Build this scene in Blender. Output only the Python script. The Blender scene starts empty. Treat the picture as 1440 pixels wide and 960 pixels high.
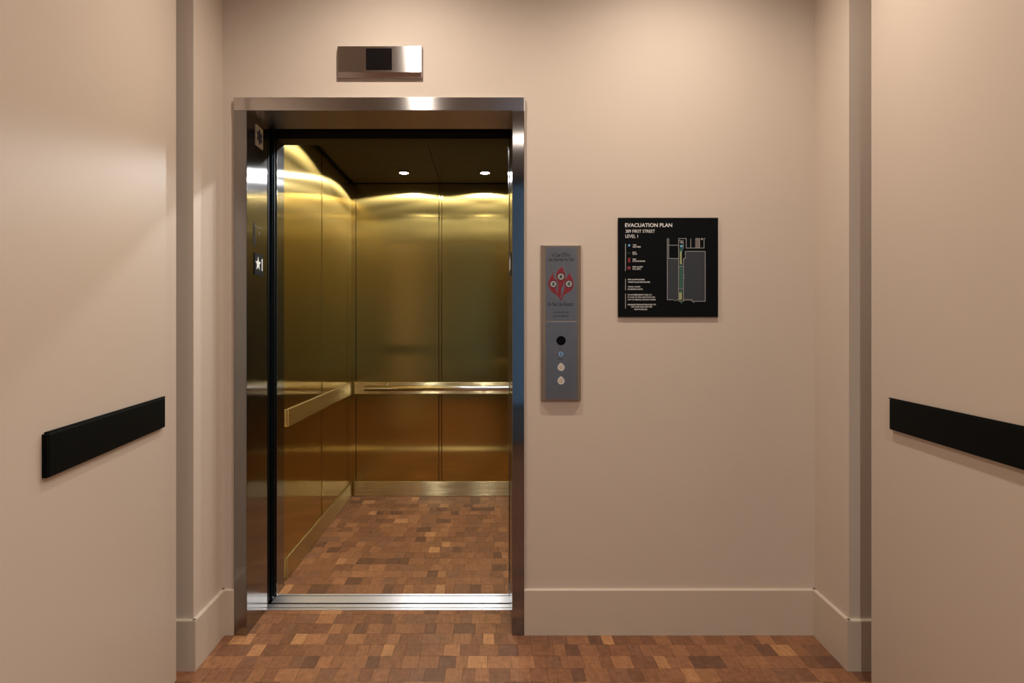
import bpy, bmesh, math, random
from mathutils import Vector, Matrix

random.seed(7)
scene = bpy.context.scene
col = scene.collection

# ------------------------------------------------------------------ camera
D = 2.49            # camera to elevator wall (m)
S = 2.134 / 734.0   # metres per photo pixel on the elevator wall
EYE = 433 * S       # camera height
VX, VY = 682.0, 458.0
F = D / S           # focal length in photo pixels
cam_d = bpy.data.cameras.new('camera')
cam = bpy.data.objects.new('camera', cam_d)
col.objects.link(cam)
cam.location = (0, 0, EYE)
cam.rotation_euler = (math.pi / 2, 0, 0)
cam_d.sensor_width = 36.0
cam_d.lens = F / 1440 * 36
cam_d.shift_x = (720 - VX) / 1440
cam_d.shift_y = -(480 - VY) / 1440
cam_d.clip_start = 0.02
scene.camera = cam

# ------------------------------------------------------------------ world, exposure
world = bpy.data.worlds.new('world')
scene.world = world
world.use_nodes = True
world.node_tree.nodes['Background'].inputs['Color'].default_value = (0.20, 0.42, 0.70, 1)
world.node_tree.nodes['Background'].inputs['Strength'].default_value = 0.8   # dusk sky, seen only through the corridor window
scene.view_settings.view_transform = 'Standard'
scene.view_settings.look = 'None'
scene.view_settings.gamma = 1
scene.view_settings.exposure = 0.0

LOBBY_W = 74.0        # watts of a lobby downlight
FILL_W = 225.0          # watts of the added corridor fill lamp
CAR_W = 18.0          # watts of a car downlight
WARM = (1.0, 0.88, 0.77)
COOL = (0.96, 0.98, 1.0)


def PX(x, k=1.0):
    return (x - VX) * S * k


def PZ(y, k=1.0):
    return EYE + (VY - y) * S * k


# ------------------------------------------------------------------ materials
def new_mat(name):
    m = bpy.data.materials.new(name)
    m.use_nodes = True
    nt = m.node_tree
    return m, nt, nt.nodes['Principled BSDF']


def srgb(r, g, b):
    def f(c):
        c /= 255.0
        return c / 12.92 if c <= 0.04045 else ((c + 0.055) / 1.055) ** 2.4
    return (f(r), f(g), f(b), 1)


def paint(name, c, rough=0.55, spec=0.35, mottle=0.03, bump=0.02):
    m, nt, b = new_mat(name)
    n = nt.nodes.new('ShaderNodeTexNoise')
    geo = nt.nodes.new('ShaderNodeNewGeometry')
    nt.links.new(geo.outputs['Position'], n.inputs['Vector'])
    n.inputs['Scale'].default_value = 1.7
    n.inputs['Detail'].default_value = 4
    mix = nt.nodes.new('ShaderNodeMix')
    mix.data_type = 'RGBA'
    mix.inputs[6].default_value = tuple(v * (1 - mottle) for v in c[:3]) + (1,)
    mix.inputs[7].default_value = tuple(min(1, v * (1 + mottle)) for v in c[:3]) + (1,)
    nt.links.new(n.outputs['Fac'], mix.inputs[0])
    nt.links.new(mix.outputs[2], b.inputs['Base Color'])
    b.inputs['Roughness'].default_value = rough
    b.inputs['Specular IOR Level'].default_value = spec
    if bump:
        n2 = nt.nodes.new('ShaderNodeTexNoise')
        nt.links.new(geo.outputs['Position'], n2.inputs['Vector'])
        n2.inputs['Scale'].default_value = 220
        n2.inputs['Detail'].default_value = 2
        bp = nt.nodes.new('ShaderNodeBump')
        bp.inputs['Strength'].default_value = bump
        bp.inputs['Distance'].default_value = 0.002
        nt.links.new(n2.outputs['Fac'], bp.inputs['Height'])
        nt.links.new(bp.outputs['Normal'], b.inputs['Normal'])
    return m


def brushed(name, c, rough=0.28, aniso=1.0, streak='H', grain=0.10, haze=0.0, haze_rough=0.55):
    """brushed metal; H = vertical brushing (reflections smeared sideways), V = horizontal brushing,
    X = brushed along the x axis on any face. haze = share of a broader, duller lobe"""
    m, nt, b = new_mat(name)
    geo = nt.nodes.new('ShaderNodeNewGeometry')
    cr = nt.nodes.new('ShaderNodeVectorMath')
    cr.operation = 'CROSS_PRODUCT'
    nt.links.new(geo.outputs['Normal'], cr.inputs[0])
    cr.inputs[1].default_value = {'H': (0.001, 0.002, 1.0), 'V': (0.7071, 0.7072, 0.001), 'X': (1.0, 0.002, 0.001)}[streak]
    mp = nt.nodes.new('ShaderNodeMapping')
    mp.inputs['Scale'].default_value = {'H': (400, 400, 3), 'V': (3, 3, 400), 'X': (3, 300, 400)}[streak]
    nt.links.new(geo.outputs['Position'], mp.inputs['Vector'])
    n = nt.nodes.new('ShaderNodeTexNoise')
    n.inputs['Scale'].default_value = 1.0
    n.inputs['Detail'].default_value = 3
    nt.links.new(mp.outputs[0], n.inputs['Vector'])
    mix = nt.nodes.new('ShaderNodeMix')
    mix.data_type = 'RGBA'
    mix.inputs[6].default_value = tuple(v * (1 - grain) for v in c[:3]) + (1,)
    mix.inputs[7].default_value = tuple(min(1, v * (1 + grain)) for v in c[:3]) + (1,)
    nt.links.new(n.outputs['Fac'], mix.inputs[0])
    lobes = [(b, rough)]
    if haze:
        b2 = nt.nodes.new('ShaderNodeBsdfPrincipled')
        lobes.append((b2, haze_rough))
        ms = nt.nodes.new('ShaderNodeMixShader')
        ms.inputs[0].default_value = haze
        out = nt.nodes['Material Output']
        nt.links.new(b.outputs[0], ms.inputs[1])
        nt.links.new(b2.outputs[0], ms.inputs[2])
        nt.links.new(ms.outputs[0], out.inputs['Surface'])
    for q, r in lobes:
        q.inputs['Metallic'].default_value = 1
        q.inputs['Anisotropic'].default_value = aniso
        q.inputs['Roughness'].default_value = r
        nt.links.new(mix.outputs[2], q.inputs['Base Color'])
        nt.links.new(cr.outputs[0], q.inputs['Tangent'])
    return m


def plain(name, c, rough=0.5, metal=0.0, spec=0.5):
    m, nt, b = new_mat(name)
    b.inputs['Base Color'].default_value = c
    b.inputs['Roughness'].default_value = rough
    b.inputs['Metallic'].default_value = metal
    b.inputs['Specular IOR Level'].default_value = spec
    # faint procedural wear in the gloss
    geo = nt.nodes.new('ShaderNodeNewGeometry')
    n = nt.nodes.new('ShaderNodeTexNoise')
    n.inputs['Scale'].default_value = 30
    nt.links.new(geo.outputs['Position'], n.inputs['Vector'])
    mr = nt.nodes.new('ShaderNodeMapRange')
    mr.inputs['To Min'].default_value = max(0.02, rough - 0.04)
    mr.inputs['To Max'].default_value = min(1, rough + 0.04)
    nt.links.new(n.outputs['Fac'], mr.inputs['Value'])
    nt.links.new(mr.outputs[0], b.inputs['Roughness'])
    return m


def emit(name, c, strength):
    m, nt, b = new_mat(name)
    b.inputs['Base Color'].default_value = (0.8, 0.8, 0.8, 1)
    b.inputs['Emission Color'].default_value = c
    b.inputs['Emission Strength'].default_value = strength
    return m


def wood(name, per_object):
    m, nt, b = new_mat(name)
    geo = nt.nodes.new('ShaderNodeNewGeometry')
    if per_object:
        src = nt.nodes.new('ShaderNodeObjectInfo').outputs['Color']
    else:
        a = nt.nodes.new('ShaderNodeAttribute')
        a.attribute_name = 'tone'
        src = a.outputs['Color']
    # streaks of fine end-grain strips running away from the viewer
    mp = nt.nodes.new('ShaderNodeMapping')
    mp.inputs['Scale'].default_value = (150, 14, 14)
    nt.links.new(geo.outputs['Position'], mp.inputs['Vector'])
    n = nt.nodes.new('ShaderNodeTexNoise')
    n.inputs['Scale'].default_value = 1
    n.inputs['Detail'].default_value = 4
    nt.links.new(mp.outputs[0], n.inputs['Vector'])
    n2 = nt.nodes.new('ShaderNodeTexNoise')
    n2.inputs['Scale'].default_value = 45
    n2.inputs['Detail'].default_value = 5
    nt.links.new(geo.outputs['Position'], n2.inputs['Vector'])
    add = nt.nodes.new('ShaderNodeMath')
    add.operation = 'ADD'
    nt.links.new(n.outputs['Fac'], add.inputs[0])
    nt.links.new(n2.outputs['Fac'], add.inputs[1])
    mr = nt.nodes.new('ShaderNodeMapRange')
    mr.inputs['From Min'].default_value = 0.6
    mr.inputs['From Max'].default_value = 1.4
    mr.inputs['To Min'].default_value = 0.64
    mr.inputs['To Max'].default_value = 1.36
    nt.links.new(add.outputs[0], mr.inputs['Value'])
    mul = nt.nodes.new('ShaderNodeVectorMath')
    mul.operation = 'SCALE'
    nt.links.new(src, mul.inputs[0])
    nt.links.new(mr.outputs[0], mul.inputs['Scale'])
    nt.links.new(mul.outputs[0], b.inputs['Base Color'])
    b.inputs['Roughness'].default_value = 0.42
    b.inputs['Specular IOR Level'].default_value = 0.35
    return m


M = {}
M['wall'] = paint('beige_wall_paint', srgb(202, 188, 173), 0.6, 0.3)
M['door'] = paint('beige_door_paint', srgb(200, 185, 170), 0.46, 0.4, 0.02, 0.01)
M['base'] = paint('beige_trim_paint', srgb(200, 186, 169), 0.4, 0.4, 0.02, 0.0)
M['ceil'] = paint('ceiling_paint', srgb(222, 212, 200), 0.8, 0.2)
M['blue'] = paint('blue_grey_paint', srgb(90, 115, 140), 0.5, 0.3)
M['steel'] = brushed('brushed_steel_vertical', (0.28, 0.272, 0.268), 0.14, 1.0, 'H', 0.1, 0.06, 0.40)
M['steel_h'] = brushed('brushed_steel_horizontal', (0.54, 0.515, 0.50), 0.24, 1.0, 'X')
M['steel_plate'] = brushed('steel_faceplate', (0.36, 0.36, 0.36), 0.36, 0.8, 'H')
M['housing'] = brushed('call_station_housing', (0.42, 0.37, 0.33), 0.40, 0.8, 'H')
M['gold'] = brushed('brushed_gold_vertical', (0.54, 0.385, 0.115), 0.13, 1.0, 'H', 0.06, 0.22, 0.45)
M['gold_h'] = brushed('brushed_gold_horizontal', (0.68, 0.56, 0.30), 0.26, 0.9, 'V', 0.06)
_nt = M['gold_h'].node_tree                      # real horizontal hairlines: normals scattered up and down only
_g = _nt.nodes.new('ShaderNodeNewGeometry')
_mp = _nt.nodes.new('ShaderNodeMapping')
_mp.inputs['Scale'].default_value = (1.5, 1.5, 7000)
_no = _nt.nodes.new('ShaderNodeTexNoise')
_no.inputs['Scale'].default_value = 1.0
_no.inputs['Detail'].default_value = 1
_mr = _nt.nodes.new('ShaderNodeMapRange')
_mr.inputs['From Min'].default_value = 0.25
_mr.inputs['From Max'].default_value = 0.75
_mr.inputs['To Min'].default_value = -1.0
_mr.inputs['To Max'].default_value = 1.0
_cv = _nt.nodes.new('ShaderNodeCombineXYZ')
_ad = _nt.nodes.new('ShaderNodeVectorMath')
_nz = _nt.nodes.new('ShaderNodeVectorMath')
_nz.operation = 'NORMALIZE'
_nt.links.new(_g.outputs['Position'], _mp.inputs['Vector'])
_nt.links.new(_mp.outputs[0], _no.inputs['Vector'])
_nt.links.new(_no.outputs['Fac'], _mr.inputs['Value'])
_nt.links.new(_mr.outputs[0], _cv.inputs[2])
_nt.links.new(_g.outputs['Normal'], _ad.inputs[0])
_nt.links.new(_cv.outputs[0], _ad.inputs[1])
_nt.links.new(_ad.outputs[0], _nz.inputs[0])
_nt.links.new(_nz.outputs[0], _nt.nodes['Principled BSDF'].inputs['Normal'])
M['bright'] = plain('polished_steel', (0.75, 0.73, 0.71, 1), 0.24, 1.0)
M['alum'] = brushed('sill_aluminium', (0.82, 0.83, 0.86), 0.42, 1.0, 'X', 0.05, 0.4, 0.85)
M['black'] = plain('black_powder_coat', (0.002, 0.003, 0.003, 1), 0.55, 0, 0.06)
M['black_gloss'] = plain('black_glass', (0.004, 0.004, 0.005, 1), 0.08, 0, 0.5)
M['board'] = plain('black_sign_board', (0.003, 0.004, 0.005, 1), 0.7, 0, 0.08)
M['dark'] = plain('dark_bronze', (0.016, 0.011, 0.006, 1), 0.38, 0.0, 0.25)
M['joint'] = plain('dark_joint', (0.010, 0.007, 0.004, 1), 0.6)
M['slot'] = plain('shaded_slot_steel', (0.03, 0.045, 0.055, 1), 0.4, 1.0)  # door steel darkened so its colour carries the shade of the slot
M['white'] = plain('white_print', (0.75, 0.74, 0.72, 1), 0.6)
M['grey'] = plain('grey_print', (0.35, 0.35, 0.34, 1), 0.6)
M['map_fill'] = plain('slate_print', (0.022, 0.027, 0.038, 1), 0.6)
M['green'] = plain('green_print', (0.02, 0.10, 0.07, 1), 0.6)
M['lime'] = plain('pale_green_print', (0.30, 0.34, 0.16, 1), 0.6)
M['taupe'] = plain('taupe_print', (0.16, 0.13, 0.12, 1), 0.6)
M['cyan'] = plain('cyan_print', (0.12, 0.42, 0.62, 1), 0.6)
M['red'] = plain('red_print', (0.20, 0.005, 0.016, 1), 0.5)
M['pink'] = plain('pink_print', (0.20, 0.09, 0.09, 1), 0.5)
M['ink'] = plain('dark_ink', (0.012, 0.013, 0.016, 1), 0.6)
M['teal'] = plain('teal_ink', (0.01, 0.05, 0.035, 1), 0.6)
M['navy'] = plain('navy_print', (0.01, 0.02, 0.09, 1), 0.5)
M['cream'] = plain('cream_button', (0.62, 0.55, 0.45, 1), 0.4)
M['plate_white'] = plain('white_plate', (0.50, 0.48, 0.46, 1), 0.5)
gm, gnt, gb = new_mat('window_glass')
gb.inputs['Transmission Weight'].default_value = 1.0
gb.inputs['Roughness'].default_value = 0.02
gb.inputs['IOR'].default_value = 1.1
M['glass'] = gm
M['wood'] = wood('end_grain_wood', True)
M['wood_rest'] = wood('end_grain_wood_mass', False)
M['screed'] = plain('dark_wood_glue', (0.05, 0.025, 0.012, 1), 0.8)
M['lens_car'] = emit('car_lamp_lens', (0.97, 0.98, 1.0, 1), 60)
M['lens_lobby'] = emit('lobby_lamp_lens', (1.0, 0.82, 0.64, 1), 25)
M['trim_white'] = plain('white_lamp_trim', (0.75, 0.73, 0.70, 1), 0.5)


# ------------------------------------------------------------------ mesh helpers
def link(name, me, mat, parent=None):
    o = bpy.data.objects.new(name, me)
    col.objects.link(o)
    if mat is not None and len(me.materials) == 0:
        me.materials.append(mat)
    if parent is not None:
        o.parent = parent
    return o


def bm_done(name, bm, mat, parent=None, smooth=False):
    bmesh.ops.recalc_face_normals(bm, faces=bm.faces)
    me = bpy.data.meshes.new(name)
    bm.to_mesh(me)
    bm.free()
    if smooth:
        for p in me.polygons:
            p.use_smooth = True
    return link(name, me, mat, parent)


def add_box(bm, x0, x1, y0, y1, z0, z1, bevel=0.0):
    r = bmesh.ops.create_cube(bm, size=1)
    vs = r['verts']
    for v in vs:
        v.co = Vector(((x0 + x1) / 2 + v.co.x * (x1 - x0), (y0 + y1) / 2 + v.co.y * (y1 - y0),
                       (z0 + z1) / 2 + v.co.z * (z1 - z0)))
    if bevel:
        es = list({e for v in vs for e in v.link_edges})
        bmesh.ops.bevel(bm, geom=es, offset=bevel, segments=2, affect='EDGES', profile=0.6)


def box(name, x0, x1, y0, y1, z0, z1, mat, parent=None, bevel=0.0):
    bm = bmesh.new()
    add_box(bm, x0, x1, y0, y1, z0, z1, bevel)
    return bm_done(name, bm, mat, parent)


def boxes(name, lst, mat, parent=None, bevel=0.0):
    bm = bmesh.new()
    for b in lst:
        add_box(bm, *b, bevel)
    return bm_done(name, bm, mat, parent)


def add_cyl(bm, c, r, depth, axis='Y', seg=32, r2=None):
    m = Matrix.Translation(c)
    if axis == 'Y':
        m = m @ Matrix.Rotation(math.pi / 2, 4, 'X')
    elif axis == 'X':
        m = m @ Matrix.Rotation(math.pi / 2, 4, 'Y')
    bmesh.ops.create_cone(bm, cap_ends=True, cap_tris=False, segments=seg, radius1=r,
                          radius2=r if r2 is None else r2, depth=depth, matrix=m)


def cyl(name, c, r, depth, mat, parent=None, axis='Y', seg=32, r2=None):
    bm = bmesh.new()
    add_cyl(bm, c, r, depth, axis, seg, r2)
    return bm_done(name, bm, mat, parent)


def ring(name, c, r_out, r_in, y0, y1, mat, parent=None, axis='Y', seg=36):
    """flat ring; y0..y1 along the axis relative to c"""
    bm = bmesh.new()
    rows = []
    for rad, h in ((r_in, y0), (r_out, y0), (r_out, y1), (r_in, y1)):
        row = []
        for i in range(seg):
            a = 2 * math.pi * i / seg
            u, v = rad * math.cos(a), rad * math.sin(a)
            p = (c[0] + u, c[1] + h, c[2] + v) if axis == 'Y' else (c[0] + u, c[1] + v, c[2] + h)
            row.append(bm.verts.new(p))
        rows.append(row)
    for j in range(4):
        a, b = rows[j], rows[(j + 1) % 4]
        for i in range(seg):
            bm.faces.new((a[i], a[(i + 1) % seg], b[(i + 1) % seg], b[i]))
    return bm_done(name, bm, mat, parent)


def slab(name, pts, y_front, thick, mat, parent=None):
    """polygon given in (x, z) on a plane facing the viewer (-Y), with real thickness"""
    bm = bmesh.new()
    f = bm.faces.new([bm.verts.new((x, y_front, z)) for x, z in pts])
    r = bmesh.ops.extrude_face_region(bm, geom=[f])
    for v in [g for g in r['geom'] if isinstance(g, bmesh.types.BMVert)]:
        v.co.y += thick
    bmesh.ops.triangulate(bm, faces=bm.faces[:])
    return bm_done(name, bm, mat, parent)


def frustum(name, x0, x1, z0, z1, yb, ym, yf, il, ir, ib, it, mat, parent=None):
    """plate standing off a wall: straight sides from yb to ym, then chamfered in to yf"""
    bm = bmesh.new()
    def q(a0, a1, b0, b1, y):
        return [bm.verts.new(p) for p in ((a0, y, b0), (a1, y, b0), (a1, y, b1), (a0, y, b1))]
    A = q(x0, x1, z0, z1, yb)
    B = q(x0, x1, z0, z1, ym)
    Cq = q(x0 + il, x1 - ir, z0 + ib, z1 - it, yf)
    for P, Q in ((A, B), (B, Cq)):
        for i in range(4):
            bm.faces.new((P[i], P[(i + 1) % 4], Q[(i + 1) % 4], Q[i]))
    bm.faces.new(A)
    bm.faces.new(Cq)
    return bm_done(name, bm, mat, parent)


def empty(name, loc):
    o = bpy.data.objects.new(name, None)
    o.empty_display_size = 0.05
    col.objects.link(o)
    o.location = loc
    return o


def adopt(root):
    """children are modelled in world space: cancel the root's offset"""
    bpy.context.view_layer.update()
    inv = root.matrix_world.inverted()
    for c in root.children:
        c.matrix_parent_inverse = inv


def tag(o, label, cat=None, group=None, kind=None):
    o['label'] = label
    if cat:
        o['category'] = cat
    if group:
        o['group'] = group
    if kind:
        o['kind'] = kind
    return o


def struct(o, label=None):
    o['kind'] = 'structure'
    if label:
        o['label'] = label
    return o


def text(name, s, x0, x1, z0, z1, y, mat, parent, bold=0.0, rot=None):
    """lettering fitted to a rectangle, as a thin raised mesh facing -Y"""
    cu = bpy.data.curves.new('tmp', 'FONT')
    cu.body = s
    cu.size = 1
    cu.offset = bold
    cu.resolution_u = 3
    cu.extrude = 0.02
    to = bpy.data.objects.new('tmp', cu)
    col.objects.link(to)
    dg = bpy.context.evaluated_depsgraph_get()
    me = bpy.data.meshes.new_from_object(to.evaluated_get(dg))
    bpy.data.objects.remove(to)
    bpy.data.curves.remove(cu)
    me.name = name
    xs = [v.co.x for v in me.vertices]
    ys = [v.co.y for v in me.vertices]
    ax, bx, ay, by = min(xs), max(xs), min(ys), max(ys)
    for v in me.vertices:
        u = (v.co.x - ax) / (bx - ax)
        w = (v.co.y - ay) / (by - ay)
        d = v.co.z / 0.02
        v.co = Vector((x0 + u * (x1 - x0), y - 0.0003 * d, z0 + w * (z1 - z0)))
    me.materials.clear()
    return link(name, me, mat, parent)


# ------------------------------------------------------------------ lamps
def downlight(name, x, y, z, r, mat_lens, mat_trim, watts, colr, kind, angle=None, blend=0.06, soft=0.3):
    """recessed downlight: trim ring, lens and its own light. Returns the lens, ring, light"""
    rg = ring('trim_ring', (x, y, z), r * 1.25, r, -0.004, 0.02, mat_trim, None, 'Z')
    ln = cyl('lens', (x, y, z + 0.004), r, 0.006, mat_lens, None, 'Z')
    if kind == 'AREA':
        ld = bpy.data.lights.new(name + '_light', 'AREA')
        ld.shape = 'DISK'
        ld.size = r * 2
    else:
        ld = bpy.data.lights.new(name + '_light', 'SPOT')
        ld.spot_size = angle
        ld.spot_blend = blend
        ld.shadow_soft_size = r * soft
    ld.energy = watts
    ld.color = colr
    lo = bpy.data.objects.new('lamp_light', ld)
    col.objects.link(lo)
    lo.location = (x, y, z - 0.008)
    return rg, ln, lo


# ------------------------------------------------------------------ structure
CEIL = 2.90
XL, XR = PX(313), PX(1146)                       # lobby side walls
YP = 0.8965 * D                                  # face of the piers
XPL, XPR = PX(272, 0.8965), PX(1194, 0.8965)
CWL, CWR = -1.30, 1.58                           # corridor walls
YEND = -1.6
FX0, FX1 = PX(331), PX(737)                      # door frame outer
JX0, JX1 = PX(349), PX(720)                      # door frame inner
FZ = PZ(157)                                     # frame soffit
FZT = PZ(138.5)

wb = boxes('wall_back', [
    (CWL - 0.1, FX0 + 0.01, D, D + 0.12, 0, CEIL + 0.05),
    (FX1 - 0.01, CWR + 0.1, D, D + 0.12, 0, CEIL + 0.05),
    (FX0 + 0.01, FX1 - 0.01, D, D + 0.12, FZT - 0.01, CEIL + 0.05)], M['wall'])
struct(wb, 'beige painted wall holding the elevator entrance and the signs')


def pier(name, xa, xb, xc, label):
    """wall end: face to the corridor at YP, return (slightly out of square) to the back wall"""
    bm = bmesh.new()
    lo = [bm.verts.new((x, y, 0)) for x, y in ((xc, YP), (xa, YP), (xb, D + 0.02), (xc, D + 0.02))]
    hi = [bm.verts.new((v.co.x, v.co.y, CEIL + 0.05)) for v in lo]
    for i in range(4):
        bm.faces.new((lo[i], lo[(i + 1) % 4], hi[(i + 1) % 4], hi[i]))
    bm.faces.new(lo)
    bm.faces.new(hi)
    return struct(bm_done(name, bm, M['wall']), label)


pier('wall_left_return', XPL, XL, CWL - 0.1, 'narrow beige wall return left of the elevator entrance')
pier('wall_right_return', XPR, XR, CWR + 0.1, 'narrow beige wall return right of the evacuation sign')
struct(box('wall_left', CWL - 0.1, CWL, YEND, YP, 0, CEIL + 0.05, M['wall']), 'corridor wall behind the left open door')
struct(box('wall_right', CWR, CWR + 0.1, YEND, YP, 0, CEIL + 0.05, M['wall']), 'corridor wall behind the right open door')
WX0, WX1, WZ0, WZ1 = 0.06, 1.10, 0.35, 2.84
struct(boxes('wall_front', [(CWL - 0.1, WX0, YEND - 0.1, YEND, 0, CEIL + 0.05), (WX1, CWR + 0.1, YEND - 0.1, YEND, 0, CEIL + 0.05),
                            (WX0, WX1, YEND - 0.1, YEND, 0, WZ0), (WX0, WX1, YEND - 0.1, YEND, WZ1, CEIL + 0.05)], M['blue']),
       'blue grey end wall of the corridor')
wn = struct(box('window_1', WX0, WX1, YEND - 0.055, YEND - 0.049, WZ0, WZ1, M['glass']), 'tall corridor window looking out on a dusk sky')
boxes('window_frame', [(WX0, WX0 + 0.05, YEND - 0.08, YEND - 0.02, WZ0, WZ1), (WX1 - 0.05, WX1, YEND - 0.08, YEND - 0.02, WZ0, WZ1),
                       (WX0, WX1, YEND - 0.08, YEND - 0.02, WZ0, WZ0 + 0.05), (WX0, WX1, YEND - 0.08, YEND - 0.02, WZ1 - 0.05, WZ1)],
      M['black'], wn)
struct(box('ceiling', CWL - 0.1, CWR + 0.1, YEND - 0.1, D + 0.12, CEIL, CEIL + 0.1, M['ceil']), 'pale flat ceiling over lobby and corridor')

# baseboards
BH = 64 * S
BT = 0.013


def base_seg(bm, p0, p1, nrm, ext0=0.0, ext1=0.0):
    """run of baseboard between plan points p0, p1 with outward plan normal"""
    a, b, n = Vector(p0), Vector(p1), Vector(nrm)
    d = (b - a).normalized()
    a = a - d * ext0
    b = b + d * ext1
    prof = [(0, 0.0), (BT, 0.0), (BT, BH - 0.004), (BT - 0.003, BH), (0, BH)]
    ra = [bm.verts.new((a.x + n.x * t, a.y + n.y * t, z)) for t, z in prof]
    rb = [bm.verts.new((b.x + n.x * t, b.y + n.y * t, z)) for t, z in prof]
    for i in range(5):
        bm.faces.new((ra[i], ra[(i + 1) % 5], rb[(i + 1) % 5], rb[i]))
    bm.faces.new(ra)
    bm.faces.new(rb)


bm = bmesh.new()
base_seg(bm, (FX1, D), (XR, D), (0, -1))
struct(bm_done('baseboard_back', bm, M['base']), 'tall beige baseboard below the evacuation sign')
bm = bmesh.new()
base_seg(bm, (XL, D), (FX0, D), (0, -1))
base_seg(bm, (XPL, YP), (XL, D), (1, 0), BT)
base_seg(bm, (CWL, YP), (XPL, YP), (0, -1), 0, BT)
struct(bm_done('baseboard_left', bm, M['base']), 'tall beige baseboard wrapping the left wall return')
bm = bmesh.new()
base_seg(bm, (XPR, YP), (XR, D), (-1, 0), BT)
base_seg(bm, (XPR, YP), (CWR, YP), (0, -1), BT)
struct(bm_done('baseboard_right', bm, M['base']), 'tall beige baseboard wrapping the right wall return')
bm = bmesh.new()
base_seg(bm, (CWL, YEND), (CWL, YP), (1, 0))
struct(bm_done('baseboard_corridor_left', bm, M['base']), 'baseboard of the corridor wall behind the left door')
bm = bmesh.new()
base_seg(bm, (CWR, YEND), (CWR, YP), (-1, 0))
struct(bm_done('baseboard_corridor_right', bm, M['base']), 'baseboard of the corridor wall behind the right door')

# ------------------------------------------------------------------ wood block floors
TONES = [(137, 94, 65), (126, 85, 58), (146, 101, 69), (116, 78, 55), (132, 90, 62), (102, 70, 53), (166, 119, 80), (121, 84, 62)]
TW = [20, 20, 14, 14, 16, 8, 4, 14]
PITCH = 0.0841
unit = None


def unit_block():
    bm = bmesh.new()
    bmesh.ops.create_cube(bm, size=1)
    me = bpy.data.meshes.new('wood_block')
    bm.to_mesh(me)
    bm.free()
    me.materials.append(M['wood'])
    return me


unit = unit_block()


def rows_of_blocks(x0, x1, edges, clip, rng):
    out = []
    for r in range(len(edges) - 1):
        y0, y1 = edges[r], edges[r + 1]
        x = x0 - rng.uniform(0, 0.06)
        while x < x1:
            w = rng.choice((0.045, 0.052, 0.062, 0.075, 0.088))
            a, b = max(x, x0), min(x + w, x1)
            x += w
            if b - a < 0.002:
                continue
            c = clip((a + b) / 2, (y0 + y1) / 2, a, b)
            if c is None:
                continue
            a, b = c
            t = rng.choices(TONES, TW)[0]
            j = rng.uniform(0.93, 1.07)
            cc = srgb(*t)
            out.append((a, b, y0, y1, (cc[0] * j, cc[1] * j, cc[2] * j, 1), rng.uniform(0, 0.0005)))
    return out


def seen(b):
    """rough pixel size of a block in the photograph, 0 when outside the frame"""
    cx, cy = (b[0] + b[1]) / 2, (b[2] + b[3]) / 2
    if cy < 0.5:
        return 0
    px = VX + cx / cy * F
    py = VY + EYE / cy * F
    if not (225 < px < 1240 and py < 975):
        return 0
    return (b[1] - b[0]) * F / cy * ((EYE * F / b[2]) - (EYE * F / b[3]))


def lay(blocks, parent, limit, ztop, order):
    g = 0.0004
    blocks = sorted(blocks, key=lambda b: -order(b))
    first = [b for b in blocks[:limit] if order(b) > 0]
    rest = blocks[len(first):]
    for a, b, y0, y1, c, dz in first:
        o = bpy.data.objects.new('wood_block', unit)
        col.objects.link(o)
        o.parent = parent
        o.location = ((a + b) / 2, (y0 + y1) / 2, ztop - 0.006 - dz)
        o.scale = (b - a - 2 * g, y1 - y0 - 2 * g, 0.012)
        o.color = c
    if rest:
        vs, fs, cs = [], [], []
        for a, b, y0, y1, c, dz in rest:
            n = len(vs)
            z1 = ztop - dz
            z0 = ztop - 0.012
            for z in (z0, z1):
                vs += [(a + g, y0 + g, z), (b - g, y0 + g, z), (b - g, y1 - g, z), (a + g, y1 - g, z)]
            fs += [(n + 4, n + 5, n + 6, n + 7), (n, n + 1, n + 5, n + 4), (n + 1, n + 2, n + 6, n + 5),
                   (n + 2, n + 3, n + 7, n + 6), (n + 3, n, n + 4, n + 7)]
            cs += [c] * 5
        me = bpy.data.meshes.new('wood_blocks_rest')
        me.from_pydata(vs, [], fs)
        at = me.attributes.new('tone', 'FLOAT_COLOR', 'FACE')
        for i, c in enumerate(cs):
            at.data[i].color = c
        o = link('wood_blocks_rest', me, M['wood_rest'], parent)
        o['kind'] = 'stuff'


SILL_Y0, SILL_G0, SILL_G1, SILL_Y1 = 1.0838 * D, 1.106 * D, 1.1117 * D, 1.1485 * D
floor = boxes('floor', [(CWL - 0.1, CWR + 0.1, YEND - 0.1, D + 0.01, -0.08, -0.012),
                        (FX0, FX1, D + 0.01, SILL_Y0, -0.08, -0.012)], M['screed'])
struct(floor, 'brown end grain wood block floor of the lobby')
lobby_edges = [2.4925 + PITCH * n for n in range(-48, 2)] + [2.661, SILL_Y0]


def lobby_clip(cx, cy, a, b):
    if cy > D:
        a, b = max(a, JX0 - 0.006), min(b, JX1 + 0.006)
    elif cy > YP:
        a, b = max(a, XL - 0.01), min(b, XR + 0.01)
    return (a, b) if b - a > 0.0015 else None


lay(rows_of_blocks(CWL, CWR, lobby_edges, lobby_clip, random.Random(3)), floor, 300, 0.0, seen)

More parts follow.
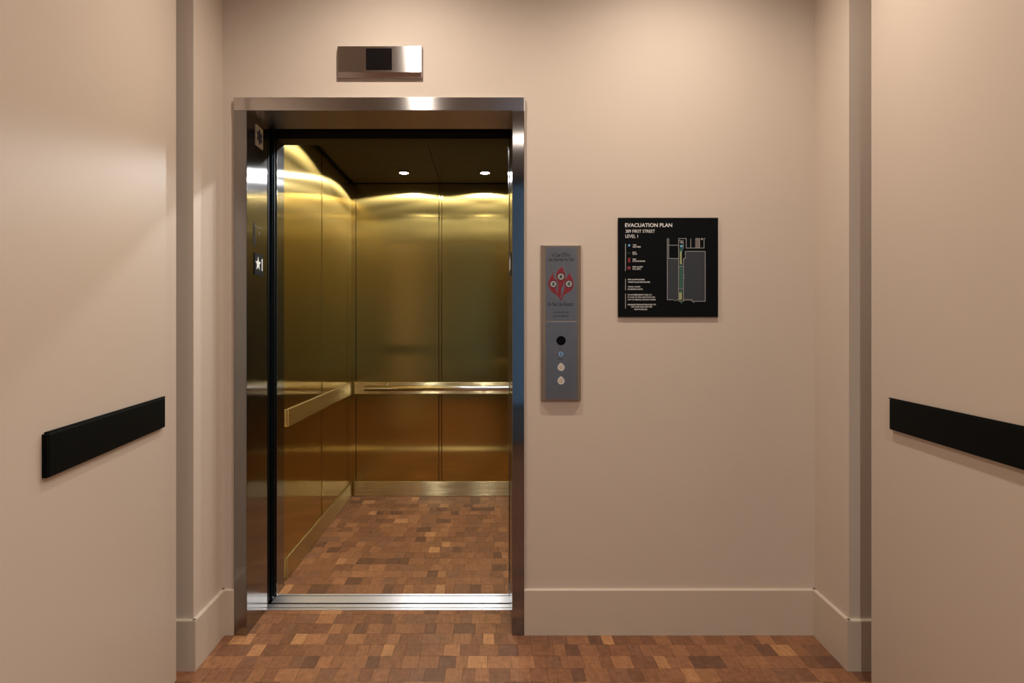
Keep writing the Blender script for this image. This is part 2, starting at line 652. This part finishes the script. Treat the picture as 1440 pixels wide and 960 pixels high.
# ------------------------------------------------------------------ open corridor doors
def open_door(name, hinge, slope, side, label):
    """leaf hinged near the pier, swung back along the corridor. local +u runs from hinge towards the camera"""
    root = empty(name, (hinge[0], hinge[1], 0.012))
    ang = math.atan(slope)
    W, H, T = 1.18, 2.43, 0.045
    # local frame: x = along leaf (to the camera), y = out of the visible face, z up
    u = Vector((-math.sin(ang), -math.cos(ang), 0))
    n = Vector((math.cos(ang), -math.sin(ang), 0)) * (1 if side == 'L' else -1)
    mat = Matrix(((u.x, n.x, 0, hinge[0]), (u.y, n.y, 0, hinge[1]), (0, 0, 1, 0.012), (0, 0, 0, 1)))
    root.matrix_world = mat
    box('leaf', 0, W, -T, 0, 0, H, M['door'], root, 0.003)
    z0, z1 = 0.925 - 0.012, 1.023 - 0.012
    b = box('push_bar', 0.136, 0.818, 0.0, 0.012, z0, z1, M['black'], root, 0.004)
    b['label'] = 'flat black push bar'
    box('top_lip', 0.126, 0.818, 0.002, 0.009, z1 - 0.001, z1 + 0.003, M['black'], b, 0.001)
    box('end_cap', 0.818, 0.824, 0.0, 0.0112, z0 + 0.001, z1 - 0.001, M['black'], b, 0.002)
    for zc in (0.25, 1.2, 2.15):
        cyl('hinge_knuckle', (-0.007, -T + 0.004, zc), 0.007, 0.115, M['steel'], root, 'Z', 16)
    struct(root, label)
    return root


open_door('door_1', (PX(248, 0.861), 0.861 * D), (557 - VX) / F, 'L',
          'beige door held open on the left with a black push bar')
open_door('door_2', ((1225 - VX) * 2.10 / F, 2.10), (776 - VX) / F, 'R',
          'beige door held open on the right with a black push bar')

# ------------------------------------------------------------------ elevator entrance frame
fr = empty('elevator_entrance_frame', ((FX0 + FX1) / 2, D, 0))
FY0, FY1 = D - 0.014, 1.088 * D
box('jamb', FX0, JX0, FY0, FY1, 0, FZ, M['steel'], fr, 0.002)
box('jamb', JX1, FX1, FY0, FY1, 0, FZ, M['steel'], fr, 0.002)
hd = box('header', FX0 - 0.001, FX1 + 0.001, FY0 - 0.001, FY1, FZ, FZT, M['steel_h'], fr, 0.002)
sill = boxes('sill', [
    (JX0 - 0.04, JX1 + 0.04, SILL_Y0, SILL_Y0 + 0.018, -0.05, 0.001),
    (JX0 - 0.04, JX1 + 0.04, SILL_Y0 + 0.025, SILL_G0, -0.05, 0.001)], M['alum'], fr)
box('groove_shade_fill', JX0 - 0.04, JX1 + 0.04, SILL_Y0 + 0.0182, SILL_Y0 + 0.0248, -0.05, -0.0005, M['black'], sill)  # black fill stands in for the shade inside the groove


def side_poly(name, pts, x, out, thick, mat, parent):
    """polygon in (y, z) standing on a jamb side at x, thickness towards out (+1/-1)"""
    bm = bmesh.new()
    f = bm.faces.new([bm.verts.new((x + out * thick, y, z)) for y, z in pts])
    r = bmesh.ops.extrude_face_region(bm, geom=[f])
    for v in [g for g in r['geom'] if isinstance(g, bmesh.types.BMVert)]:
        v.co.x -= out * thick
    bmesh.ops.triangulate(bm, faces=bm.faces[:])
    return bm_done(name, bm, mat, parent)


def star(cy, cz, R, r, n=5, sy=1.0):
    pts = []
    for i in range(2 * n):
        a = math.pi / 2 + i * math.pi / n
        rad = R if i % 2 == 0 else r
        pts.append((cy + sy * rad * math.cos(a), cz + rad * math.sin(a)))
    return pts


def rect(y0, y1, z0, z1):
    return [(y0, z0), (y1, z0), (y1, z1), (y0, z1)]


for xs, out in ((JX0, 1), (JX1, -1)):
    # floor designation plate: star and numeral one, black
    pl = side_poly('floor_plate', rect(2.553, 2.649, 1.474, 1.566), xs, out, 0.003, M['board'], fr)
    pl['label'] = 'black plate with a white star and numeral'
    side_poly('star_mark', star(2.590, 1.522, 0.031, 0.013), xs + out * 0.003, out, 0.001, M['white'], pl)
    side_poly('numeral', [(2.632, 1.496), (2.641, 1.496), (2.641, 1.548), (2.634, 1.548), (2.628, 1.540), (2.632, 1.539)],
              xs + out * 0.003, out, 0.001, M['white'], pl)
xs = JX0
pl = side_poly('medical_plate', rect(2.567, 2.649, 2.022, 2.110), xs, 1, 0.003, M['plate_white'], fr)
pl['label'] = 'white plate with a blue six armed medical star'
for k in range(3):
    a = math.pi / 2 + k * math.pi / 3
    c, s_ = math.cos(a), math.sin(a)
    L, w = 0.031, 0.0085
    pts = [(2.608 + c * L * i - s_ * w * j, 2.066 + s_ * L * i + c * w * j) for i, j in ((-1, -1), (1, -1), (1, 1), (-1, 1))]
    side_poly('star_arm', pts, xs + 0.003 + 0.0002 * k, 1, 0.0008, M['navy'], pl)
kp = side_poly('key_access_plate', rect(2.551, 2.649, 1.590, 1.694), xs, 1, 0.002, M['steel'], fr)
kp['label'] = 'flush steel access plate'
side_poly('access_door', rect(2.561, 2.639, 1.598, 1.677), xs + 0.002, 1, 0.001, M['steel'], kp)
side_poly('key_hole', star(2.602, 1.655, 0.007, 0.007, 8), xs + 0.003, 1, 0.0008, M['ink'], kp)
side_poly('edge_line', rect(2.551, 2.554, 1.590, 1.694), xs + 0.002, 1, 0.0008, M['ink'], kp)
side_poly('edge_line', rect(2.554, 2.649, 1.678, 1.681), xs + 0.002, 1, 0.0008, M['ink'], kp)
adopt(fr)
tag(fr, 'brushed steel elevator entrance frame with jamb plates and metal sill', 'door frame')

# sliding doors parked in their slots (their leading edges show in the gap)
hdoor = empty('hoistway_door', (-1.5, 2.745, 0))
box('door_panel', -2.06, JX0 - 0.012, 2.728, 2.758, 0.006, 2.16, M['slot'], hdoor, 0.002)
box('edge_bumper', JX0 - 0.012, JX0 - 0.006, 2.733, 2.753, 0.02, 2.14, M['black'], hdoor, 0.001)
box('sill_guide', JX0 - 0.045, JX0 - 0.014, 2.722, 2.728, 0.03, 0.12, M['black'], hdoor, 0.001)
adopt(hdoor)
tag(hdoor, 'outer sliding elevator door slid open into the dark left slot', 'elevator door')
cdoor = empty('car_door', (-1.5, 2.80, 0))
box('door_panel', -2.06, JX0 - 0.004, 2.785, 2.812, 0.006, 2.16, M['slot'], cdoor, 0.002)
box('edge_bumper', JX0 - 0.004, JX0 + 0.002, 2.790, 2.807, 0.02, 2.14, M['black'], cdoor, 0.001)
adopt(cdoor)
tag(cdoor, 'inner sliding elevator door parked behind the outer one', 'elevator door')
struct(boxes('wall_shaft', [
    (-2.32, 1.42, 2.45, 4.77, -0.62, -0.6), (-2.32, -2.3, 2.45, 4.77, -0.6, 3.0), (1.4, 1.42, 2.62, 4.77, -0.6, 3.0),
    (-2.3, 1.4, 4.75, 4.77, -0.6, 3.0), (-2.32, 1.42, 2.45, 4.77, 3.0, 3.02),
    (-2.32, 1.42, 2.60, 2.62, -0.6, -0.081), (-2.3, FX0, 2.612, 2.625, -0.6, 3.0), (FX1, 1.4, 2.612, 2.625, -0.6, 3.0),
    (FX0, FX1, 2.612, 2.625, FZT + 0.001, 3.0)],
    M['joint']), 'dark hoistway walls around the elevator car')

# ------------------------------------------------------------------ elevator car
car = empty('elevator_car', (-0.01, 3.7, 0))
CX0, CX1 = -340 * S, 332 * S
CY0, CY1 = 1.181 * D, 1.812 * D
CZ = PZ(258, 1.812)
RY0 = 1.14 * D                                    # front face of the car front return
PT = 0.012                                        # panel thickness
# floor
cfl = box('car_floor', CX0, CX1, SILL_Y1, CY1, -0.08, -0.012, M['screed'], car)
car_edges = [SILL_Y1 + 0.002] + [2.966 + PITCH * n for n in range(0, 19)] + [CY1]


def car_clip(cx, cy, a, b):
    if cy < CY0:
        a, b = max(a, JX0 - 0.004), min(b, JX1 + 0.004)
    return (a, b) if b - a > 0.0015 else None


def car_seen(b):
    cx, cy = (b[0] + b[1]) / 2, (b[2] + b[3]) / 2
    px = VX + cx / cy * F
    if not (385 < px < 720):
        return 0
    return seen(b)


lay(rows_of_blocks(CX0, CX1, car_edges, car_clip, random.Random(11)), cfl, 300, 0.0, car_seen)
csl = boxes('car_sill', [
    (JX0 - 0.004, JX1 + 0.03, SILL_G1, SILL_Y1 - 0.023, -0.05, 0.001),
    (JX0 - 0.004, JX1 + 0.03, SILL_Y1 - 0.016, SILL_Y1, -0.05, 0.001)], M['alum'], car)
box('groove_shade_fill', JX0 - 0.004, JX1 + 0.03, SILL_Y1 - 0.0228, SILL_Y1 - 0.0162, -0.05, -0.0005, M['black'], csl)  # shade of the open groove, put in as a black strip
box('gap_shade_fill', JX0 - 0.004, JX1 + 0.03, SILL_G0 + 0.001, SILL_G1 - 0.0002, -0.05, -0.001, M['black'], csl)  # open gap between the sills: its shade is a black strip

# rear wall
rw = box('rear_wall', CX0 - 0.02, CX1 + 0.02, CY1 + PT, CY1 + PT + 0.02, 0, CZ + 0.02, M['joint'], car)
seams = [-333, -114, 105, 324]
KZ = PZ(676.5, 1.812)
for i in range(3):
    a, b = seams[i] * S, seams[i + 1] * S
    box('wall_panel', a + 0.0125, b - 0.0125, CY1, CY1 + PT, 0.0, CZ, M['gold'], rw, 0.0015)
    if i:
        box('joint_batten', a - 0.0085, a + 0.0085, CY1 + 0.002, CY1 + PT, 0.0, CZ, M['gold'], rw, 0.002)
box('corner_trim', CX0 - 0.004, seams[0] * S + 0.008, CY1 - 0.002, CY1 + PT, 0, CZ, M['gold'], rw, 0.002)
box('corner_trim', seams[3] * S - 0.008, CX1 + 0.004, CY1 - 0.002, CY1 + PT, 0, CZ, M['gold'], rw, 0.002)
box('kick_plate', seams[0] * S + 0.004, seams[3] * S - 0.004, CY1 - 0.008, CY1, 0.002, KZ, M['gold_h'], rw, 0.0015)
RZ0, RZ1 = PZ(553.5, 1.812), PZ(537, 1.812)
box('rail_backing_strip', seams[0] * S + 0.004, seams[3] * S - 0.004, CY1 - 0.010, CY1, RZ0, RZ1, M['gold_h'], rw, 0.0015)
# handrail
RX0, RX1 = PX(511, 1.77), -PX(511, 1.77)
RZ = PZ(545.8, 1.785)
RYc = CY1 - 0.075
bm = bmesh.new()
add_cyl(bm, ((RX0 + RX1) / 2, RYc, RZ), 0.019, RX1 - RX0, 'X', 64)
hr = bm_done('handrail', bm, M['bright'], car, True)
for p in hr.data.polygons:
    if len(p.vertices) > 4:
        p.use_smooth = False
for bx_ in (PX(543.5, 1.80), PX(681, 1.80), -PX(543.5, 1.80)):
    bmx = bmesh.new()
    add_cyl(bmx, (bx_, (RYc + CY1 - 0.01) / 2, RZ - 0.010), 0.007, CY1 - 0.01 - RYc, 'Y', 16)
    add_cyl(bmx, (bx_, CY1 - 0.013, RZ - 0.010), 0.016, 0.006, 'Y', 20)
    bm_done('rail_bracket', bmx, M['bright'], hr)


def side_wall(name, x_in, sgn):
    """car side wall; sgn -1 = left (inside faces +x)"""
    def bx2(nm, t0, t1, y0, y1, z0, z1, mat, par, bev=0.0015):
        a, b = x_in + sgn * t0, x_in + sgn * t1
        return box(nm, min(a, b), max(a, b), y0, y1, z0, z1, mat, par, bev)
    w = bx2(name, PT, PT + 0.02, CY0, CY1 + 0.02, 0, CZ + 0.02, M['joint'], car, 0)
    ym = 1.485 * D
    bx2('joint_batten', -0.004, PT, ym - 0.0085, ym + 0.0085, 0, CZ, M['gold'], w, 0.002)
    bx2('wall_panel', 0, PT, CY0 + 0.003, ym - 0.0125, 0, CZ, M['gold'], w)
    bx2('wall_panel', 0, PT, ym + 0.0125, CY1 - 0.003, 0, CZ, M['gold'], w)
    bx2('kick_plate', -0.008, 0, 1.214 * D, CY1 - 0.012, 0.002, KZ, M['gold_h'], w)
    bx2('rail_backing_strip', -0.010, 0, 1.2186 * D, CY1 - 0.012, RZ0, RZ1, M['gold_h'], w)
    return w


side_wall('left_wall', CX0, -1)
side_wall('right_wall', CX1, 1)

# front returns and transom
box('front_return', CX0 - 0.02, JX0 - 0.0015, RY0, CY0, 0, CZ, M['steel'], car, 0.0015)
box('front_return', JX1 + 0.0015, CX1 + 0.02, RY0, CY0, 0, CZ, M['steel'], car, 0.0015)
box('transom', JX0 - 0.0015, JX1 + 0.0015, RY0, CY0, FZ - 0.004, CZ, M['dark'], car, 0.0015)
box('door_track_cover', JX0 - 0.9, JX1 + 0.02, 1.10 * D, RY0 - 0.004, FZ + 0.03, FZ + 0.20, M['black'], car, 0.002)

# ceiling with lamps
ce = box('car_ceiling', CX0 - 0.02, CX1 + 0.02, CY0 - 0.10, CY1 + 0.03, CZ + 0.022, CZ + 0.04, M['joint'], car)
for i in range(3):
    a, b = (CX0 + 0.02, seams[1] * S, seams[2] * S, CX1 - 0.02)[i:i + 2]
    box('ceiling_panel', a + 0.002, b - 0.002, CY0 + 0.012, CY1 - 0.02, CZ, CZ + 0.02, M['dark'], ce, 0.001)
LX = PX(568, 1.676)
for ly in (1.676 * D, 1.30 * D):
    for lx in (LX, 0.0, -LX):
        rg, ln, lo = downlight('car_downlight', lx, ly, CZ - 0.004, 0.030, M['lens_car'], M['bright'], CAR_W, COOL, 'SPOT', math.radians(159))
        rg.name = 'downlight_ring'
        ln.name = 'downlight_lens'
        for o in (rg, ln, lo):
            o.parent = ce
adopt(car)
tag(car, 'open elevator car lined with brushed gold panels and a steel handrail', 'elevator car')

# ------------------------------------------------------------------ floor indicator above the entrance
ind = empty('floor_indicator', (PX(535), D, PZ(112)))
frustum('housing', PX(475.5), PX(594.5), PZ(111), PZ(67), D, D - 0.012, D - 0.026, 0.004, 0.004, 0.019, 0.006, M['steel_h'], ind)
frustum('faceplate', PX(478), PX(592), PZ(105.5), PZ(71), D - 0.026, D - 0.027, D - 0.0275, 0.001, 0.001, 0.001, 0.001, M['steel_h'], ind)
dp = box('display_window', PX(516.5), PX(552.5), D - 0.030, D - 0.0275, PZ(102), PZ(72.5), M['black_gloss'], ind, 0.001)
dp['label'] = 'unlit black display window'
adopt(ind)
tag(ind, 'steel floor indicator with a black display above the elevator entrance', 'indicator')

# ------------------------------------------------------------------ hall call station
cs = empty('hall_call_station', (PX(788.5), D, PZ(563)))
frustum('housing', PX(760.5), PX(816.5), PZ(563), PZ(345), D, D - 0.006, D - 0.020, 0.019, 0.015, 0.006, 0.005, M['housing'], cs)
YF = D - 0.0215
KF = (D - 0.022) / D
QX = lambda x: PX(x, KF)
QZ = lambda y: PZ(y, KF)
up = box('upper_plate', QX(767.2), QX(811.2), YF, D - 0.018, QZ(449.8), QZ(347.5), M['steel_plate'], cs, 0.0006)
lw = box('lower_plate', QX(767.2), QX(811.2), YF, D - 0.018, QZ(560), QZ(452), M['steel_plate'], cs, 0.0006)
YT = YF - 0.0004
text('lettering', 'In Case Of Fire', QX(776), QX(801.5), QZ(361), QZ(355), YT, M['ink'], up, 0.006)
text('lettering', 'Use Stairway For Exit', QX(771), QX(807), QZ(368.8), QZ(361.8), YT, M['ink'], up, 0.006)
text('lettering', 'Do Not Use Elevator', QX(770.5), QX(806.5), QZ(430.2), QZ(424.6), YT, M['ink'], up, 0.006)
text('lettering', 'ELEVATOR SAFETY CODE', QX(778.5), QX(800), QZ(440.2), QZ(438), YT, M['ink'], up)
text('lettering', 'FIRE SERVICE OPERATION', QX(778), QX(800), QZ(445.5), QZ(443.3), YT, M['ink'], up)


def flame_pts(raw):
    return [(QX(760 + a / 16.0), QZ(365 + b / 16.0)) for a, b in raw]


FL = [(300, 285), (235, 375), (195, 455), (178, 545), (195, 620), (235, 690), (300, 745), (375, 800), (425, 860), (460, 918),
      (452, 860), (410, 800), (362, 735), (345, 670), (365, 590), (378, 530), (368, 480), (330, 435), (298, 395), (288, 340)]
FM = [(492, 155), (440, 200), (395, 245), (362, 310), (358, 380), (378, 450), (402, 520), (402, 600), (388, 700), (395, 780),
      (430, 828), (455, 825), (468, 770), (460, 690), (480, 620), (525, 540), (552, 450), (558, 370), (542, 290), (508, 220)]
FRr = [(655, 295), (610, 380), (565, 450), (545, 530), (548, 610), (535, 690), (500, 780), (465, 850), (460, 918), (485, 880),
       (530, 790), (600, 745), (680, 700), (730, 630), (742, 545), (728, 460), (700, 390), (672, 340)]
for raw in (FL, FM, FRr):
    cx = sum(p[0] for p in raw) / len(raw)
    cy = sum(p[1] for p in raw) / len(raw)
    edge = [(cx + (a - cx) * 1.07, cy + (b - cy) * 1.03) for a, b in raw]
    slab('flame_outline', flame_pts(edge), YF - 0.0004, 0.0003, M['pink'], up)
for raw in (FL, FM, FRr):
    slab('flame', flame_pts(raw), YF - 0.0008, 0.0003, M['red'], up)
for a, b, r, k in ((290, 548, 68, 0), (460, 382, 70, 1), (640, 545, 70, 2)):
    c = (QX(760 + a / 16), YF - 0.0010, QZ(365 + b / 16))
    rr = r / 16 * S
    cyl('picture_disc', c, rr, 0.0004, M['grey'], up, 'Y', 28)
    ring('disc_rim', c, rr * 1.2, rr, -0.0003, 0.0002, M['ink'], up)
    # tiny figure: head, body, slanted limb
    bmp = bmesh.new()
    add_cyl(bmp, (c[0] + rr * 0.1, c[1] - 0.0003, c[2] + rr * 0.45), rr * 0.2, 0.0004, 'Y', 12)
    for (p, q, wd) in (((0.1, 0.3), (-0.1, -0.3), 0.2), ((-0.1, -0.25), (-0.5, -0.6), 0.12), ((-0.05, -0.25), (0.45, -0.5), 0.12),
                       ((0.1, 0.2), (0.6, -0.05), 0.1), ((0.05, 0.2), (-0.6, 0.1), 0.1)):
        p, q = Vector(p), Vector(q)
        d = (q - p).normalized()
        nn = Vector((-d.y, d.x)) * wd
        vv = [bmp.verts.new((c[0] + rr * w.x, c[1] - 0.0004, c[2] + rr * w.y)) for w in (p + nn, p - nn, q - nn, q + nn)]
        bmp.faces.new(vv)
    bm_done('pictogram', bmp, M['ink'] if k == 1 else M['teal'], up)

ll = cyl('indicator_lens', (QX(789), YF - 0.0005, QZ(478.8)), 6.0 * S, 0.003, M['black'], lw)
ring('lens_rim', (QX(789), YF, QZ(478.8)), 6.4 * S, 5.9 * S, -0.003, 0.001, M['black'], lw)
ks = cyl('key_switch', (QX(788.6), YF - 0.002, QZ(497.7)), 3.4 * S, 0.005, M['bright'], lw)
box('key_slot', QX(788.1), QX(789.1), YF - 0.0051, YF - 0.0044, QZ(499.8), QZ(495.6), M['ink'], ks)
text('lettering', 'FIRE', QX(786), QX(791.2), QZ(492), QZ(490.2), YT, M['red'], lw)
text('lettering', 'OFF', QX(783.2), QX(785), QZ(499), QZ(497), YT, M['red'], lw)
text('lettering', 'RESET', QX(785), QX(792), QZ(505.8), QZ(504), YT, M['ink'], lw)
for by in (516.4, 535.3):
    bt = cyl('call_button', (QX(788.9), YF - 0.0025, QZ(by)), 4.7 * S, 0.005, M['cream'], lw)
    bt['label'] = 'round cream call button'
    ring('button_ring', (QX(788.9), YF, QZ(by)), 5.3 * S, 4.8 * S, -0.003, 0.001, M['bright'], bt)
    box('button_tab', QX(787), QX(790.4), YF - 0.0045, YF, QZ(by - 4.3), QZ(by - 5.8), M['cream'], bt, 0.0005)
    ring('button_mark', (QX(788.9), YF - 0.0051, QZ(by)), 2.1 * S, 1.6 * S, -0.0002, 0.0002, M['taupe'], bt)
adopt(cs)
tag(cs, 'steel hall call station with red flame notice and two round buttons', 'call station')

# ------------------------------------------------------------------ evacuation plan sign
sg = empty('evacuation_sign', (PX(939.5), D, PZ(446)))
TH = 0.009
KS = (D - TH) / D
GX = lambda x: PX(x, KS)
GZ = lambda y: PZ(y, KS)
bd = box('sign_board', GX(869.5), GX(1010), D - TH, D - 0.0005, GZ(445.5), GZ(306), M['board'], sg, 0.0012)
YS = D - TH - 0.0004


def crop(a, b):            # sign close-up units (six per photo pixel)
    return GX(860 + a / 6.0), GZ(296 + b / 6.0)


def sgt(s, a0, b0, a1, b1, mat='white', bold=0.0):
    x0, z1 = crop(a0, b0)
    x1, z0 = crop(a1, b1)
    return text('lettering', s, x0, x1, z0, z1, YS, M[mat], bd, bold)


def bar(name, a0, b0, a1, b1, mat, lift=0.0):
    x0, z1 = crop(a0, b0)
    x1, z0 = crop(a1, b1)
    return box(name, x0, x1, YS - 0.0002 - lift, D - TH, z0, z1, M[mat], bd)


sgt('EVACUATION PLAN', 114, 107, 511, 139, 'white', 0.012)
sgt('389 FIRST STREET', 118, 161, 366, 187)
sgt('LEVEL 1', 117, 203, 222, 230)
bar('rule_line', 115, 280, 120, 508, 'grey')
bar('rule_line', 115, 575, 120, 672, 'grey')
bar('rule_line', 115, 700, 120, 826, 'grey')
for s, a0, b0, a1, b1 in (
        ('YOU', 178, 284, 208, 296), ('ARE HERE', 178, 300, 246, 312), ('EXIT', 178, 347, 208, 358), ('PATH', 178, 362, 214, 373),
        ('FIRE', 178, 405, 206, 416), ('EXTINGUISHER', 178, 421, 284, 432), ('FIRE ALARM', 178, 469, 262, 480),
        ('PULL BOX', 178, 486, 246, 499),
        ('FIRE ALARM SOUND:', 137, 576, 280, 587), ('THREE PULSATING SOUND', 137, 597, 324, 609),
        ('VISUAL ALARM:', 137, 637, 244, 648), ('FLASHING LIGHTS', 137, 657, 263, 669),
        ('IN AN EMERGENCY DIAL 911', 137, 704, 338, 716), ('IN CASE OF FIRE, ELEVATORS ARE', 137, 725, 366, 737),
        ('OUT OF SERVICE. USE EXIT STAIRS.', 137, 745, 373, 757),
        ('DISABLED PERSONS PROCEED TO', 137, 787, 373, 799), ('EXIT STAIR AND WAIT FOR', 167, 806, 343, 818),
        ('HELP IN REFUGE', 192, 827, 300, 839)):
    sgt(s, a0, b0, a1, b1, 'white', 0.010)


def dot(name, a, b, r, mat, lift=0.0):
    x, z = crop(a, b)
    return cyl(name, (x, YS + 0.0001 - lift, z), r / 6 * S, 0.0008, M[mat], bd, 'Y', 24)


dot('here_dot', 148, 294, 14, 'navy')
dot('here_dot', 148, 293, 8, 'cyan', 0.0004)
bar('path_dash', 132, 356, 160, 360, 'green')
bar('extinguisher_mark', 139, 398, 157, 438, 'red')
dot('pull_box_mark', 147, 484, 15, 'red')
dot('pull_box_mark', 147, 480, 6, 'pink', 0.0004)
# floor plan: fills
for q in ((472, 404, 564, 750), (622, 346, 790, 762), (606, 405, 622, 762)):
    bar('plan_room', *q, 'map_fill')
bar('plan_room', 706, 238, 742, 314, 'taupe')
bar('exit_corridor', 572, 470, 600, 655, 'green')
for q in ((574, 318, 600, 350), (574, 440, 598, 462), (574, 668, 598, 690)):
    bar('exit_corridor', *q, 'green')
bar('exit_path', 576, 345, 592, 450, 'lime', 0.0002)
bar('exit_path', 570, 690, 594, 752, 'lime', 0.0002)
dot('here_dot', 588, 300, 11, 'cyan', 0.0002)
dot('stair_mark', 588, 268, 9, 'grey', 0.0002)
x0, z0 = crop(580, 765)
x1, _ = crop(598, 765)
xm, zm = crop(589, 792)
slab('exit_arrow', [(x0, z0), (xm, zm), (x1, z0)], YS, 0.0004, M['green'], bd)
# walls of the plan
W_ = 4
for a0, b0, a1, b1 in (
        (470, 236, 470, 752), (482, 236, 482, 404), (472, 292, 566, 292), (470, 404, 566, 404), (470, 752, 530, 752), (546, 752, 566, 752),
        (530, 760, 546, 760), (566, 236, 566, 764), (604, 254, 604, 320), (566, 254, 604, 254), (566, 236, 630, 236), (630, 236, 630, 316),
        (630, 316, 780, 316), (668, 240, 668, 314), (708, 236, 742, 236), (742, 236, 742, 316), (780, 236, 780, 316), (780, 236, 790, 236),
        (620, 344, 790, 344), (790, 344, 790, 765), (622, 344, 622, 372), (606, 404, 622, 404), (622, 380, 622, 404),
        (606, 404, 606, 765), (566, 470, 606, 470), (566, 660, 606, 660), (566, 764, 606, 764), (606, 544, 618, 544), (606, 568, 618, 568),
        (606, 752, 670, 752), (676, 746, 676, 764), (676, 764, 690, 764), (694, 764, 694, 776), (698, 765, 790, 765)):
    if a0 == a1:
        bar('plan_wall', a0 - W_ / 2, b0 - W_ / 2, a0 + W_ / 2, b1 + W_ / 2, 'grey', 0.0003)
    else:
        bar('plan_wall', a0, b0 - W_ / 2, a1, b0 + W_ / 2, 'grey', 0.0003)
dot('plan_mark', 762, 240, 8, 'grey')
adopt(sg)
tag(sg, 'square black evacuation plan sign with white lettering and floor map', 'sign')

# ------------------------------------------------------------------ ceiling downlights of the lobby, plus an added corridor fill lamp
spots = [(-0.35, 1.90, LOBBY_W, 'recessed ceiling downlight over the elevator entrance'),
         (0.76, 1.90, LOBBY_W, 'recessed ceiling downlight in front of the evacuation sign'),
         (0.55, -0.30, FILL_W, 'added unseen fill downlight just behind the viewpoint')]  # unseen lamp added behind the camera to brighten the lower walls
for (x, y, w, lab), wide in zip(spots, (160, 160, 165)):
    root = empty('ceiling_downlight', (x, y, CEIL))
    rg, ln, lo = downlight('ceiling_downlight', x, y, CEIL - 0.006, 0.055, M['lens_lobby'], M['trim_white'], w, WARM, 'SPOT', math.radians(wide), 1.0, 0.6)
    for o in (rg, ln, lo):
        o.parent = root
    adopt(root)
    tag(root, lab, 'downlight', 'ceiling downlights')
